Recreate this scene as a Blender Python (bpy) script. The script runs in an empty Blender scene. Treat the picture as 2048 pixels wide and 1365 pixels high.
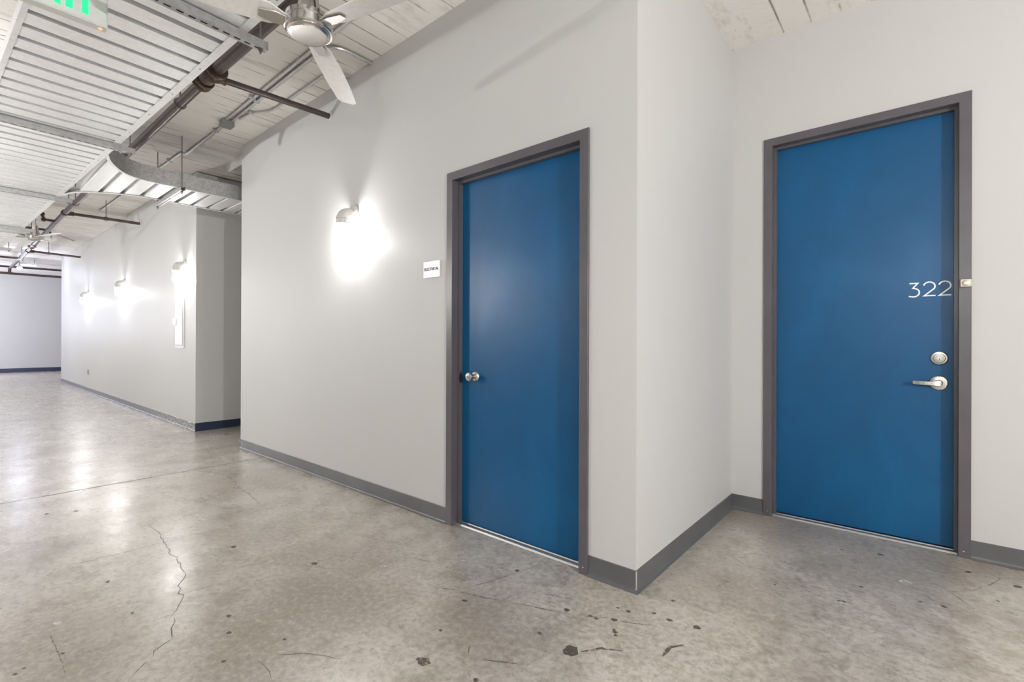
import bpy, bmesh, math, random
from mathutils import Vector, Matrix
random.seed(7)
S = bpy.context.scene
COL = S.collection
PI = math.pi

# ------------------------------------------------------------------ helpers
def V(*a): return Vector(a)

def world_loc(o):
    p = Vector((0, 0, 0))
    while o is not None:
        p += Vector(o.location); o = o.parent
    return p

def props(o, label=None, cat=None, group=None, kind=None):
    if label: o['label'] = label
    if cat: o['category'] = cat
    if group: o['group'] = group
    if kind: o['kind'] = kind
    return o

def thing(name, label, cat, loc=(0, 0, 0), group=None, kind=None):
    o = bpy.data.objects.new(name, None)
    o.empty_display_size = 0.1
    COL.objects.link(o)
    o.location = loc
    return props(o, label, cat, group, kind)

def obj(name, bm, mats, parent=None, label=None, cat=None, group=None, kind=None, bevel=0.0, smooth=35, segs=2):
    if not isinstance(mats, (list, tuple)): mats = [mats]
    off = world_loc(parent) if parent is not None else Vector((0, 0, 0))
    if parent is not None:
        bmesh.ops.translate(bm, vec=-off, verts=bm.verts)
    bmesh.ops.recalc_face_normals(bm, faces=bm.faces)
    me = bpy.data.meshes.new(name)
    if smooth:
        for f in bm.faces: f.smooth = True
    bm.to_mesh(me); bm.free()
    if smooth: me.set_sharp_from_angle(angle=math.radians(smooth))
    for m in mats: me.materials.append(m)
    o = bpy.data.objects.new(name, me)
    COL.objects.link(o)
    if parent is not None: o.parent = parent
    if bevel:
        b = o.modifiers.new('bevel', 'BEVEL'); b.width = bevel; b.segments = segs; b.limit_method = 'ANGLE'
        b.angle_limit = math.radians(40)
    return props(o, label, cat, group, kind)

def BM(): return bmesh.new()

def box(bm, x0, x1, y0, y1, z0, z1, mi=0):
    vs = [bm.verts.new(p) for p in ((x0,y0,z0),(x1,y0,z0),(x1,y1,z0),(x0,y1,z0),(x0,y0,z1),(x1,y0,z1),(x1,y1,z1),(x0,y1,z1))]
    for q in ((0,3,2,1),(4,5,6,7),(0,1,5,4),(1,2,6,5),(2,3,7,6),(3,0,4,7)):
        f = bm.faces.new([vs[i] for i in q]); f.material_index = mi
    return vs

def prism(bm, pts, axis, a, b, mi=0):
    """extrude a closed 2D outline along an axis ('x','y','z')"""
    def P(p, t):
        return {'x': (t, p[0], p[1]), 'y': (p[0], t, p[1]), 'z': (p[0], p[1], t)}[axis]
    A = [bm.verts.new(P(p, a)) for p in pts]; B = [bm.verts.new(P(p, b)) for p in pts]
    n = len(pts)
    fs = [bm.faces.new(A), bm.faces.new(B)]
    for i in range(n): fs.append(bm.faces.new((A[i], A[(i+1) % n], B[(i+1) % n], B[i])))
    for f in fs: f.material_index = mi

def fillet(pts, rad, n=6):
    pts = [Vector(p) for p in pts]
    out = [pts[0]]
    for i in range(1, len(pts)-1):
        p, a, b = pts[i], pts[i-1], pts[i+1]
        u, w = (a-p), (b-p)
        r = min(rad, u.length*.48, w.length*.48)
        s, e = p + u.normalized()*r, p + w.normalized()*r
        for k in range(n+1):
            t = k/n
            out.append(s*(1-t)**2 + p*2*t*(1-t) + e*t*t)
    out.append(pts[-1])
    return out

def tube(bm, pts, r, n=12, caps=True, mi=0):
    pts = [Vector(p) for p in pts]
    rs = r if isinstance(r, (list, tuple)) else [r]*len(pts)
    t0 = (pts[1]-pts[0]).normalized()
    up = Vector((0, 0, 1)) if abs(t0.z) < .9 else Vector((1, 0, 0))
    a = t0.cross(up).normalized()
    rings = []
    for i, p in enumerate(pts):
        if i == 0: t = pts[1]-pts[0]
        elif i == len(pts)-1: t = pts[-1]-pts[-2]
        else: t = (pts[i+1]-p).normalized() + (p-pts[i-1]).normalized()
        t.normalize()
        a = (a - t*a.dot(t)).normalized()
        b = t.cross(a)
        rings.append([bm.verts.new(p + (a*math.cos(2*PI*k/n) + b*math.sin(2*PI*k/n))*rs[i]) for k in range(n)])
    for i in range(len(rings)-1):
        for k in range(n):
            f = bm.faces.new((rings[i][k], rings[i][(k+1) % n], rings[i+1][(k+1) % n], rings[i+1][k])); f.material_index = mi
    if caps:
        bm.faces.new(rings[0][::-1]).material_index = mi; bm.faces.new(rings[-1]).material_index = mi

def lathe(bm, prof, origin, axis, n=28, mi=0, closed_ends=True):
    """prof: list of (radius, distance along axis)"""
    o = Vector(origin); ax = Vector(axis).normalized()
    up = Vector((0, 0, 1)) if abs(ax.z) < .9 else Vector((1, 0, 0))
    a = ax.cross(up).normalized(); b = ax.cross(a)
    rings = []
    for r, h in prof:
        c = o + ax*h
        if r < 1e-6: rings.append([bm.verts.new(c)])
        else: rings.append([bm.verts.new(c + (a*math.cos(2*PI*k/n) + b*math.sin(2*PI*k/n))*r) for k in range(n)])
    for i in range(len(rings)-1):
        A, B = rings[i], rings[i+1]
        for k in range(n):
            k2 = (k+1) % n
            if len(A) == 1 and len(B) == 1: continue
            if len(A) == 1: f = bm.faces.new((A[0], B[k], B[k2]))
            elif len(B) == 1: f = bm.faces.new((A[k], A[k2], B[0]))
            else: f = bm.faces.new((A[k], A[k2], B[k2], B[k]))
            f.material_index = mi
    if closed_ends:
        for R in (rings[0], rings[-1]):
            if len(R) > 1: bm.faces.new(R).material_index = mi

def copy_tree(o, parent=None):
    c = o.copy(); COL.objects.link(c)
    if parent is not None: c.parent = parent
    for ch in list(o.children): copy_tree(ch, c)
    return c

# ------------------------------------------------------------------ materials
class NT:
    def __init__(s, name):
        m = bpy.data.materials.new(name); m.use_nodes = True
        s.m = m; s.t = m.node_tree; s.b = s.t.nodes['Principled BSDF']
    def n(s, typ, **kw):
        nd = s.t.nodes.new(typ)
        for k, v in kw.items():
            if k in nd.inputs: nd.inputs[k].default_value = v
            else: setattr(nd, k, v)
        return nd
    def l(s, a, b): s.t.links.new(a, b)
    def coord(s, kind='Object'): return s.n('ShaderNodeTexCoord').outputs[kind]
    def noise(s, vec, scale, detail=4, rough=.55, dist=0):
        nd = s.n('ShaderNodeTexNoise'); nd.inputs['Scale'].default_value = scale; nd.inputs['Detail'].default_value = detail
        nd.inputs['Roughness'].default_value = rough; nd.inputs['Distortion'].default_value = dist
        if vec is not None: s.l(vec, nd.inputs['Vector'])
        return nd.outputs['Fac']
    def ramp(s, fac, stops):
        nd = s.n('ShaderNodeValToRGB'); e = nd.color_ramp.elements
        while len(e) < len(stops): e.new(.5)
        for i, (p, c) in enumerate(stops):
            e[i].position = p; e[i].color = (c if len(c) == 4 else (*c, 1)) if isinstance(c, tuple) else (c, c, c, 1)
        s.l(fac, nd.inputs['Fac']); return nd.outputs['Color']
    def mix(s, fac, a, b, mode='MIX'):
        nd = s.n('ShaderNodeMix', data_type='RGBA', blend_type=mode)
        for sock, val in ((nd.inputs[0], fac), (nd.inputs[6], a), (nd.inputs[7], b)):
            if hasattr(val, 'links'): s.l(val, sock)
            elif isinstance(val, tuple): sock.default_value = (*val, 1) if len(val) == 3 else val
            else: sock.default_value = val
        return nd.outputs[2]
    def math(s, op, a, b=0.0, c=None):
        nd = s.n('ShaderNodeMath', operation=op)
        for i, val in enumerate((a, b) if c is None else (a, b, c)):
            if hasattr(val, 'links'): s.l(val, nd.inputs[i])
            else: nd.inputs[i].default_value = val
        return nd.outputs[0]
    def mapping(s, vec, scale=(1,1,1), loc=(0,0,0), rot=(0,0,0)):
        nd = s.n('ShaderNodeMapping'); nd.inputs['Scale'].default_value = scale; nd.inputs['Location'].default_value = loc
        nd.inputs['Rotation'].default_value = rot
        s.l(vec, nd.inputs['Vector']); return nd.outputs[0]
    def bump(s, h, strength=.2, dist=.01):
        nd = s.n('ShaderNodeBump'); nd.inputs['Strength'].default_value = strength; nd.inputs['Distance'].default_value = dist
        s.l(h, nd.inputs['Height']); s.l(nd.outputs[0], s.b.inputs['Normal'])
    def set(s, color=None, rough=None, metal=None, spec=None, coat=None, coat_rough=None):
        for key, val in (('Base Color', color), ('Roughness', rough), ('Metallic', metal), ('Specular IOR Level', spec), ('Coat Weight', coat), ('Coat Roughness', coat_rough)):
            if val is None: continue
            if hasattr(val, 'links'): s.l(val, s.b.inputs[key])
            elif isinstance(val, tuple): s.b.inputs[key].default_value = (*val, 1) if len(val) == 3 else val
            else: s.b.inputs[key].default_value = val
        return s.m

def painted(name, col, rough=.5, var=.06, scale=3.0, bump=.05, bscale=350, spec=.5):
    t = NT(name); c = t.coord()
    n = t.noise(c, scale, 5)
    dark = tuple(x*(1-var) for x in col); lite = tuple(min(1, x*(1+var)) for x in col)
    t.set(t.ramp(n, [(.3, dark), (.7, lite)]), rough, spec=spec)
    if bump: t.bump(t.noise(c, bscale, 2), bump, .002)
    return t.m

def m_plain(name, col, rough=.5, metal=0.0, spec=.5):
    t = NT(name); c = t.coord(); n = t.noise(c, 40, 3)
    t.set(t.ramp(n, [(.3, tuple(x*.94 for x in col)), (.7, tuple(min(1, x*1.05) for x in col))]), rough, metal, spec)
    return t.m

WALL = painted('wall_paint', (.540, .540, .535), .52, .015, .8, .12, 260, .28)
FRAME = painted('frame_paint', (.094, .087, .098), .33, .10, 6, .06, 400)
BASE = painted('vinyl_base', (.098, .100, .106), .30, .12, 5, .05, 200)
BASE_BLUE = painted('vinyl_base_navy', (.020, .030, .070), .35, .15, 5, .05, 200)

def base_worn():
    t = NT('vinyl_base_scuffed'); c = t.coord()
    n = t.noise(t.mapping(c, (4, 1, 14)), 4, 8, .75, .6)
    m = t.ramp(n, [(.50, 0.0), (.60, 1.0)])
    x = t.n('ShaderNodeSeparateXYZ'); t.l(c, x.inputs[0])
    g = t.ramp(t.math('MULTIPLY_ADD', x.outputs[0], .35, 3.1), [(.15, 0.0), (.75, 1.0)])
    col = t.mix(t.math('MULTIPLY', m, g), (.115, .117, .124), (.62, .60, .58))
    t.set(col, .42); return t.m
BASE_WORN = base_worn()

def door_mat():
    t = NT('blue_door_paint'); c = t.coord()
    n = t.noise(t.mapping(c, (1.2, 1, .8)), 2.2, 6, .6, .4)
    col = t.ramp(n, [(.25, (.0004, .066, .172)), (.55, (.0006, .078, .208)), (.8, (.0015, .100, .242))])
    sp = t.noise(t.mapping(c, (60, 1, 150)), 1.5, 2, .5)
    col = t.mix(t.ramp(sp, [(.755, 0.0), (.78, .5)]), col, (.25, .36, .45))
    t.set(col, t.ramp(n, [(.3, .40), (.7, .34)]), spec=.38)
    t.bump(t.noise(c, 220, 3), .10, .002)
    return t.m
DOOR = door_mat()

def chrome(name, col=(.62, .60, .57), rough=.28):
    t = NT(name); c = t.coord(); n = t.noise(t.mapping(c, (30, 30, 4)), 20, 2)
    t.set(t.ramp(n, [(.3, tuple(x*.9 for x in col)), (.7, col)]), t.ramp(n, [(.3, rough*.8), (.7, rough*1.2)]), 1.0)
    return t.m
NICKEL = chrome('brushed_nickel')
POLISHED = chrome('polished_steel', (.66, .65, .62), .16)
ALU = chrome('aluminium_threshold', (.55, .545, .54), .42)

def galv(name, lo=.48, hi=.66, metal=.75, rough=.42):
    t = NT(name); c = t.coord()
    v = t.n('ShaderNodeTexVoronoi'); v.inputs['Scale'].default_value = 55; t.l(c, v.inputs['Vector'])
    n = t.noise(c, 3, 5)
    col = t.mix(.35, t.ramp(v.outputs['Color'], [(.2, (lo*.97, lo*.985, lo)), (.8, (hi*.97, hi*.985, hi))]), t.ramp(n, [(.3, lo), (.7, hi)]))
    t.set(col, t.ramp(n, [(.3, rough*.85), (.7, rough*1.15)]), metal)
    return t.m
DECK = galv('galvanised_deck', .88, .97, .60, .40)
STRUT = galv('galvanised_strut', .36, .50, .65, .42)
FASCIA = galv('spangled_galvanised', .34, .52, .55, .42)
TRIMW = galv('galvanised_trim', .72, .84, .15, .45)
CONDUIT = galv('conduit_steel', .50, .62, .75, .33)
JBOX = galv('junction_box_steel', .26, .34, .5, .45)

def rusty(name, base, rust, lo, hi, rough=.45, metal=.45):
    t = NT(name); c = t.coord(); n = t.noise(c, 22, 8, .7, .5)
    t.set(t.mix(t.ramp(n, [(lo, 0.0), (hi, 1.0)]), base, rust), t.ramp(n, [(.3, rough*.8), (.7, rough*1.25)]), metal)
    t.bump(n, .15, .003); return t.m
PIPE = rusty('black_steel_pipe', (.085, .066, .062), (.16, .115, .09), .55, .72, .36, .55)
RUST = rusty('rusty_fitting', (.055, .038, .030), (.26, .13, .055), .50, .68, .5, .35)
ROD = rusty('threaded_rod', (.22, .20, .18), (.30, .22, .15), .5, .7, .45, .7)
REDTHING = m_plain('red_escutcheon', (.34, .10, .08), .5)
SPRK_RING = m_plain('white_ring', (.72, .70, .67), .45)
SCONCE = painted('sconce_cast_white', (.62, .61, .59), .42, .05, 20, .05, 300)
WHITE = m_plain('white_plastic', (.78, .78, .77), .4)
DARKHOLE = m_plain('dark_void', (.012, .012, .013), .8)
LETTER = m_plain('vinyl_white', (.86, .87, .88), .4)
LETTER_K = m_plain('sign_letter_charcoal', (.045, .045, .05), .5)
SIGNPLATE = m_plain('sign_brushed_plate', (.80, .80, .81), .35, .1)
CABINET = painted('cabinet_white_enamel', (.70, .70, .70), .35, .02, 10, 0)
OUTLET = m_plain('outlet_grey', (.36, .35, .34), .5)
BRONZE = chrome('tarnished_plate', (.46, .43, .36), .42)
BLADE = m_plain('fan_blade_white', (.78, .77, .75), .35)
CAULK = m_plain('scuffed_corner', (.42, .41, .40), .6)

def emit(name, col, strength):
    t = NT(name)
    t.b.inputs['Base Color'].default_value = (*col, 1)
    t.b.inputs['Emission Color'].default_value = (*col, 1)
    t.b.inputs['Emission Strength'].default_value = strength
    return t.m
BULB = emit('warm_bulb', (1.0, .98, .95), 14.0)
LED_COOL = emit('cool_led', (.72, .78, 1.0), 60.0)
TUBE_COOL = emit('cool_tube', (.80, .84, 1.0), 12.0)
GREEN = emit('exit_green', (.02, .80, .24), .62)
REDLED = emit('red_led', (1.0, .16, .08), 2.2)

def glass(name):
    t = NT(name)
    tr = t.n('ShaderNodeBsdfTransparent'); tr.inputs[0].default_value = (.97, .97, .97, 1)
    gl = t.n('ShaderNodeBsdfGlossy'); gl.inputs['Roughness'].default_value = .06
    lw = t.n('ShaderNodeLayerWeight'); lw.inputs[0].default_value = .25
    mx = t.n('ShaderNodeMixShader')
    t.l(t.math('MULTIPLY', lw.outputs['Fresnel'], .55), mx.inputs[0])
    t.l(tr.outputs[0], mx.inputs[1]); t.l(gl.outputs[0], mx.inputs[2])
    t.l(mx.outputs[0], t.t.nodes['Material Output'].inputs[0])
    return t.m
GLASS = glass('clear_jar_glass')

def concrete_ceiling():
    t = NT('board_formed_concrete'); c = t.coord()
    w = t.n('ShaderNodeTexWave', wave_type='BANDS', bands_direction='X', wave_profile='SAW')
    w.inputs['Scale'].default_value = 2.05; w.inputs['Distortion'].default_value = .35; w.inputs['Detail'].default_value = 2
    w.inputs['Detail Scale'].default_value = .8
    t.l(c, w.inputs['Vector'])
    seam = t.ramp(w.outputs['Fac'], [(.0, 1.0), (.055, 0.0), (.945, 0.0), (1.0, 1.0)])
    brk = t.ramp(t.noise(c, 2.4, 4, .6), [(.45, 0.0), (.60, 1.0)])
    seam = t.math('MULTIPLY', seam, brk)
    big = t.noise(t.mapping(c, (1, .55, 1)), 1.1, 6, .62, .3)
    col = t.ramp(big, [(.25, (.69, .66, .625)), (.5, (.81, .79, .762)), (.75, (.87, .858, .838))])
    st = t.ramp(t.noise(t.mapping(c, (3.2, .8, 1)), 1.6, 9, .74), [(.54, 0.0), (.72, .6)])
    col = t.mix(st, col, (.36, .29, .215))
    pits = t.ramp(t.noise(c, 46, 3, .6), [(.70, 0.0), (.74, 1.0)])
    pm = t.math('MULTIPLY', pits, t.ramp(t.noise(c, 1.9, 2), [(.50, 0.0), (.60, 1.0)]))
    dark = t.math('MAXIMUM', t.math('MULTIPLY', seam, .95), t.math('MULTIPLY', pm, .8))
    col = t.mix(dark, col, (.17, .145, .12))
    t.set(col, .8, spec=.25)
    t.bump(t.math('SUBTRACT', t.noise(c, 14, 6), t.math('MULTIPLY', dark, 1.2)), .35, .012)
    return t.m
CEIL = concrete_ceiling()

def concrete_floor():
    t = NT('polished_concrete'); c = t.coord()
    def spot(x, y, r):
        vm = t.n('ShaderNodeVectorMath', operation='DISTANCE'); t.l(wv, vm.inputs[0]); vm.inputs[1].default_value = (x, y, 0)
        mr = t.n('ShaderNodeMapRange', interpolation_type='SMOOTHSTEP'); t.l(vm.outputs['Value'], mr.inputs[0])
        mr.inputs[1].default_value = 0; mr.inputs[2].default_value = r; mr.inputs[3].default_value = 1; mr.inputs[4].default_value = 0
        return mr.outputs[0]
    nz = t.n('ShaderNodeTexNoise'); nz.inputs['Scale'].default_value = 2.6; nz.inputs['Detail'].default_value = 5; t.l(c, nz.inputs['Vector'])
    off = t.n('ShaderNodeVectorMath', operation='MULTIPLY_ADD'); t.l(nz.outputs['Color'], off.inputs[0])
    off.inputs[1].default_value = (.5, .5, 0); off.inputs[2].default_value = (-.25, -.25, 0)
    ad = t.n('ShaderNodeVectorMath', operation='ADD'); t.l(c, ad.inputs[0]); t.l(off.outputs[0], ad.inputs[1])
    wv = ad.outputs[0]
    acc = None
    for (x, y, r, k) in ((-1.05, -.98, .42, .9), (-.93, -1.27, .30, .8), (-.42, -.60, .34, .7), (-1.22, -.69, .34, .55), (.87, 1.0, .34, .6),
                         (.05, 1.45, .45, .65), (-3.1, -.36, .5, .45), (-5.5, .8, .9, .7), (1.0, 1.33, .30, .7), (-1.5, -1.80, .36, .6),
                         (.43, 1.36, .40, .6), (1.2, 1.35, .22, .6), (-1.5, -.75, .3, .5), (-.22, -.70, .25, .35), (-1.95, -.75, .35, .45),
                         (-1.25, -1.75, .3, .6), (.35, .35, .35, .3)):
        sp = t.math('MULTIPLY', spot(x, y, r*1.45), min(1.0, k*1.1))
        acc = sp if acc is None else t.math('MAXIMUM', acc, sp)
    mid = t.noise(c, 4.2, 12, .78)
    fine = t.noise(c, 38, 6, .7)
    big = t.noise(c, .9, 5, .6)
    col = t.ramp(big, [(.25, (.44, .398, .345)), (.5, (.505, .465, .412)), (.75, (.545, .512, .465))])
    stain = t.math('MULTIPLY', acc, t.ramp(mid, [(.30, .25), (.62, 1.0)]))
    stain = t.math('MAXIMUM', stain, t.ramp(t.noise(c, 2.0, 10, .72), [(.50, 0.0), (.72, .7)]))
    col = t.mix(t.math('MULTIPLY', stain, .95), col, (.135, .095, .058))
    col = t.mix(t.ramp(mid, [(.34, .82), (.53, 0.0)]), col, (.215, .178, .135))
    col = t.mix(t.ramp(mid, [(.50, 0.0), (.70, .32)]), col, (.58, .55, .51))
    col = t.mix(t.ramp(fine, [(.30, .75), (.52, 0.0)]), col, (.20, .168, .13))
    col = t.mix(t.ramp(fine, [(.52, 0.0), (.72, .40)]), col, (.63, .60, .56))
    speck = t.ramp(t.noise(t.mapping(c, (1, 1.3, 1)), 26, 3, .55), [(.735, 0.0), (.765, .7)])
    speck = t.math('MULTIPLY', speck, t.ramp(t.noise(c, 1.4, 3), [(.45, 0.0), (.62, 1.0)]))
    col = t.mix(speck, col, (.13, .105, .085))
    flake = t.ramp(t.noise(t.mapping(c, (1, 1, 1), (5, 3, 0)), 34, 2, .5), [(.80, 0.0), (.82, .45)])
    col = t.mix(flake, col, (.62, .60, .57))
    rough = t.ramp(t.noise(t.mapping(c, (1, 1, 1)), 3.5, 6, .65), [(.3, .21), (.7, .34)])
    rough = t.math('ADD', rough, t.math('MULTIPLY', stain, .10))
    t.set(col, rough, spec=.6, coat=.55, coat_rough=.25)
    hb = t.math('MULTIPLY_ADD', t.noise(c, 9, 4), .6, t.math('MULTIPLY', fine, .12))
    t.bump(hb, .085, .010)
    return t.m
FLOOR = concrete_floor()

def decal(name, col, amount, scale=60, lo=.35, hi=.6):
    t = NT(name); c = t.coord(); n = t.noise(c, scale, 5, .7)
    t.set(col, .45)
    tr = t.n('ShaderNodeBsdfTransparent'); mx = t.n('ShaderNodeMixShader')
    t.l(t.math('MULTIPLY', t.ramp(n, [(lo, 0.0), (hi, 1.0)]), amount), mx.inputs[0])
    t.l(tr.outputs[0], mx.inputs[1]); t.l(t.b.outputs[0], mx.inputs[2])
    t.l(mx.outputs[0], t.t.nodes['Material Output'].inputs[0]); return t.m
CRACK = decal('crack_line', (.10, .085, .07), .95, 60, .05, .3)
JOINT = m_plain('saw_cut_joint', (.085, .072, .06), .6)
FAINT = decal('faint_line', (.20, .165, .13), .75, 30, .40, .60)
SCUFF = decal('dark_scuff', (.10, .08, .065), .85, 45, .38, .56)
SPOT = decal('dark_spot', (.095, .078, .06), .85, 60, .25, .45)
WMARK = decal('white_scratch', (.70, .68, .65), .8, 55, .40, .55)

# ------------------------------------------------------------------ the room: key dimensions
XC = 0.0            # outer corner between the electrical wall and the alcove
XL = -4.508         # left end of the electrical wall
D = 1.470           # alcove depth
ZA = 3.205          # ceiling over the corridor
ZB = 3.145          # ceiling over the alcove
XP = -5.932         # corner of the far wall by the side passage
XE = -16.72         # far end of the far wall
XF = -23.2          # end wall
YB = -3.3           # opposite corridor wall
XR = 4.2            # right end wall
TH = .14
A0, A1, AH = -1.269, -.249, 2.184       # door 1 frame outer edges
B0, B1, BH = .197, 1.191, 2.474         # door 2 frame outer edges

# ------------------------------------------------------------------ floor
def floor():
    bm = BM()
    box(bm, XF-.2, XR+.2, YB-.2, 5.2, -.15, 0, 0)
    def strip(pts, w, mi, z=.0005, jit=.0):
        P = [Vector((p[0], p[1], 0)) for p in pts]
        dense = []
        for a, b in zip(P[:-1], P[1:]):
            n = max(1, int((b-a).length/.03))
            for k in range(n):
                q = a.lerp(b, k/n)
                if k and jit: q += Vector((random.uniform(-jit, jit), random.uniform(-jit, jit), 0))
                dense.append(q)
        dense.append(P[-1])
        L, R_ = [], []
        for i, p in enumerate(dense):
            t = (dense[min(i+1, len(dense)-1)] - dense[max(i-1, 0)]).normalized()
            nn = Vector((-t.y, t.x, 0))
            ww = w*random.uniform(.6, 1.25)*(.35 if i in (0, len(dense)-1) else 1)
            L.append(bm.verts.new((p.x+nn.x*ww/2, p.y+nn.y*ww/2, z))); R_.append(bm.verts.new((p.x-nn.x*ww/2, p.y-nn.y*ww/2, z)))
        for i in range(len(L)-1):
            bm.faces.new((L[i], R_[i], R_[i+1], L[i+1])).material_index = mi
    def blob(x, y, r, mi, asp=1.0, rot=0.0, z=.0007):
        n = 14; vs = []
        for k in range(n):
            a = 2*PI*k/n; rr = r*random.uniform(.75, 1.2)
            u, w = rr*math.cos(a)*asp, rr*math.sin(a)
            vs.append(bm.verts.new((x+u*math.cos(rot)-w*math.sin(rot), y+u*math.sin(rot)+w*math.cos(rot), z)))
        bm.faces.new(vs).material_index = mi
    # saw-cut joint across the corridor
    strip([(-3.873, YB+.01), (-3.880, -1.0), (-3.886, -.02)], .013, 6)
    strip([(-2.635,-1.219),(-2.487,-1.21),(-2.308,-1.22),(-2.219,-1.229),(-2.115,-1.237),(-2.043,-1.251),(-1.989,-1.235),(-1.864,-1.256),(-1.753,-1.266),(-1.72,-1.275),(-1.68,-1.302),(-1.641,-1.328),(-1.601,-1.327),(-1.562,-1.349),(-1.532,-1.335),(-1.448,-1.376),(-1.412,-1.393),(-1.374,-1.426)], .0032, 1, jit=.008)
    strip([(-1.352,-1.417),(-1.319,-1.423),(-1.277,-1.447),(-1.231,-1.457),(-1.194,-1.465)], .0036, 1, jit=.006)
    strip([(-1.194,-1.465),(-1.178,-1.497),(-1.158,-1.531),(-1.121,-1.542)], .003, 1, jit=.004)
    strip([(-3.638,-.515),(-3.479,-.494),(-3.215,-.522),(-3.029,-.561),(-2.889,-.566),(-2.733,-.579),(-2.518,-.612)], .007, 2, jit=.01)
    strip([(-.805,-1.251),(-.766,-1.22),(-.731,-1.18),(-.684,-1.154),(-.596,-1.106)], .003, 1, jit=.004)
    strip([(-.814,-1.307),(-.778,-1.302),(-.727,-1.304),(-.688,-1.314)], .0028, 1, jit=.004)
    strip([(-.882,-1.266),(-.829,-1.264)], .003, 1)
    for pts in ([(-2.302,-1.604),(-2.277,-1.541),(-2.281,-1.471),(-2.27,-1.401),(-2.273,-1.308),(-2.272,-1.206),(-2.262,-1.091),(-2.241,-.998)],
                [(-1.391,-1.503),(-1.39,-1.458),(-1.39,-1.422)], [(-1.539,-1.329),(-1.527,-1.241),(-1.514,-1.148)],
                [(-1.125,-1.539),(-1.094,-1.579),(-1.052,-1.619)], [(-1.596,-1.761),(-1.467,-1.759),(-1.316,-1.756),(-1.245,-1.759)],
                [(-.603,-.449),(-.568,-.347),(-.538,-.232),(-.513,-.142),(-.48,-.028)], [(-.438,-.542),(-.424,-.459),(-.416,-.434),(-.414,-.367)],
                [(.22,.686),(.286,.63),(.336,.598)], [(1.292,1.367),(1.279,1.258),(1.244,1.172),(1.169,1.028),(1.09,.943)],
                [(1.09,.943),(1.131,.871),(1.165,.823)], [(-.265,-.803),(-.32,-.733)]):
        strip(pts, .0045, 2, jit=.003)
    for pts in ([(-.716,-.553),(-.637,-.519)], [(-.609,-.514),(-.489,-.478),(-.411,-.44)], [(-.387,-.445),(-.337,-.412),(-.27,-.39),(-.205,-.368),(-.154,-.341)],
                [(-.067,-.3),(.003,-.261)], [(.052,-.251),(.158,-.194)], [(.202,-.164),(.233,-.145)], [(-.308,-.276),(-.166,-.229)],
                [(-1.082,-.442),(-.94,-.41)], [(-.215,-.785),(-.103,-.719)]):
        strip(pts, .0055, 3, jit=.001)
    for pts in ([(.032,-.518),(.084,-.447),(.144,-.415)], [(.271,-.345),(.271,-.281),(.304,-.233)]):
        strip(pts, .013, 3, jit=.002)
    for (x, y, r) in ((-.541,-.553,.010),(-.161,-.322,.011),(-.062,-.295,.007),(-.033,-.295,.007),(.027,-.256,.010),(.045,-.162,.008),(.133,-.104,.008),(.201,-.11,.010),
                      (.154,.045,.008),(-.003,-.166,.006),(-.541,-.189,.009),(-.457,-.765,.007),(-.149,-.527,.008),(-.158,-.873,.008),(.304,-.088,.013),(.07,-.329,.009),
                      (.082,-.345,.006),(.06,-.318,.006),(-1.196,-1.268,.009),(-1.07,-1.311,.009),(-.866,-1.189,.007),(-1.378,-.805,.014),(-1.903,-.997,.014),(-.902,-1.386,.007),
                      (-1.393,-1.749,.006),(-1.385,-1.848,.005),(-1.368,-1.871,.007),(-3.301,-1.462,.014),(-3.373,-1.595,.011),(-1.937,-1.53,.009),(-1.525,-1.52,.006),
                      (.711,.519,.006),(.729,.527,.007),(.986,.746,.007),(1.064,.759,.009),(.775,.734,.008),(.824,1.221,.012),(.658,1.158,.008),(.464,.494,.005),(.286,.378,.006),(1.246,.978,.006),(1.336,1.215,.014),(1.168,1.26,.012)):
        blob(x, y, r, 4, 1.25, random.uniform(-.3, .6))
    blob(.001, -.538, .030, 4, 1.0); blob(-.365, -.926, .022, 3, 1.3)
    for pts, w in (([(-1.99,-1.727),(-2.048,-1.63)], .006), ([(-2.069,-1.751),(-2.055,-1.724)], .006), ([(-1.69,-1.706),(-1.664,-1.674)], .008), ([(-.83,-.30),(-.815,-.275)], .008)):
        strip(pts, w, 5)
    for (x, y, r, a) in ((-.82,-.285,.010,1.6),(-1.027,-.522,.012,2.0),(-1.084,-.595,.008,3.0),(-.677,-.229,.006,1.2),(-.608,-.235,.007,1.4),(-1.66,-1.73,.012,2.0),(.93,.93,.02,1.3)):
        blob(x, y, r, 5, a, .5)
    o = obj('floor', bm, [FLOOR, CRACK, FAINT, SCUFF, SPOT, WMARK, JOINT], smooth=0)
    props(o, 'polished stained grey-brown concrete floor with a saw-cut joint and cracks', 'floor', kind='structure')
floor()

# ------------------------------------------------------------------ walls
def struct(name, bm, mat, label, cat, bevel=0, smooth=0):
    return props(obj(name, bm, mat, smooth=smooth, bevel=bevel), label, cat, kind='structure')

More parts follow.
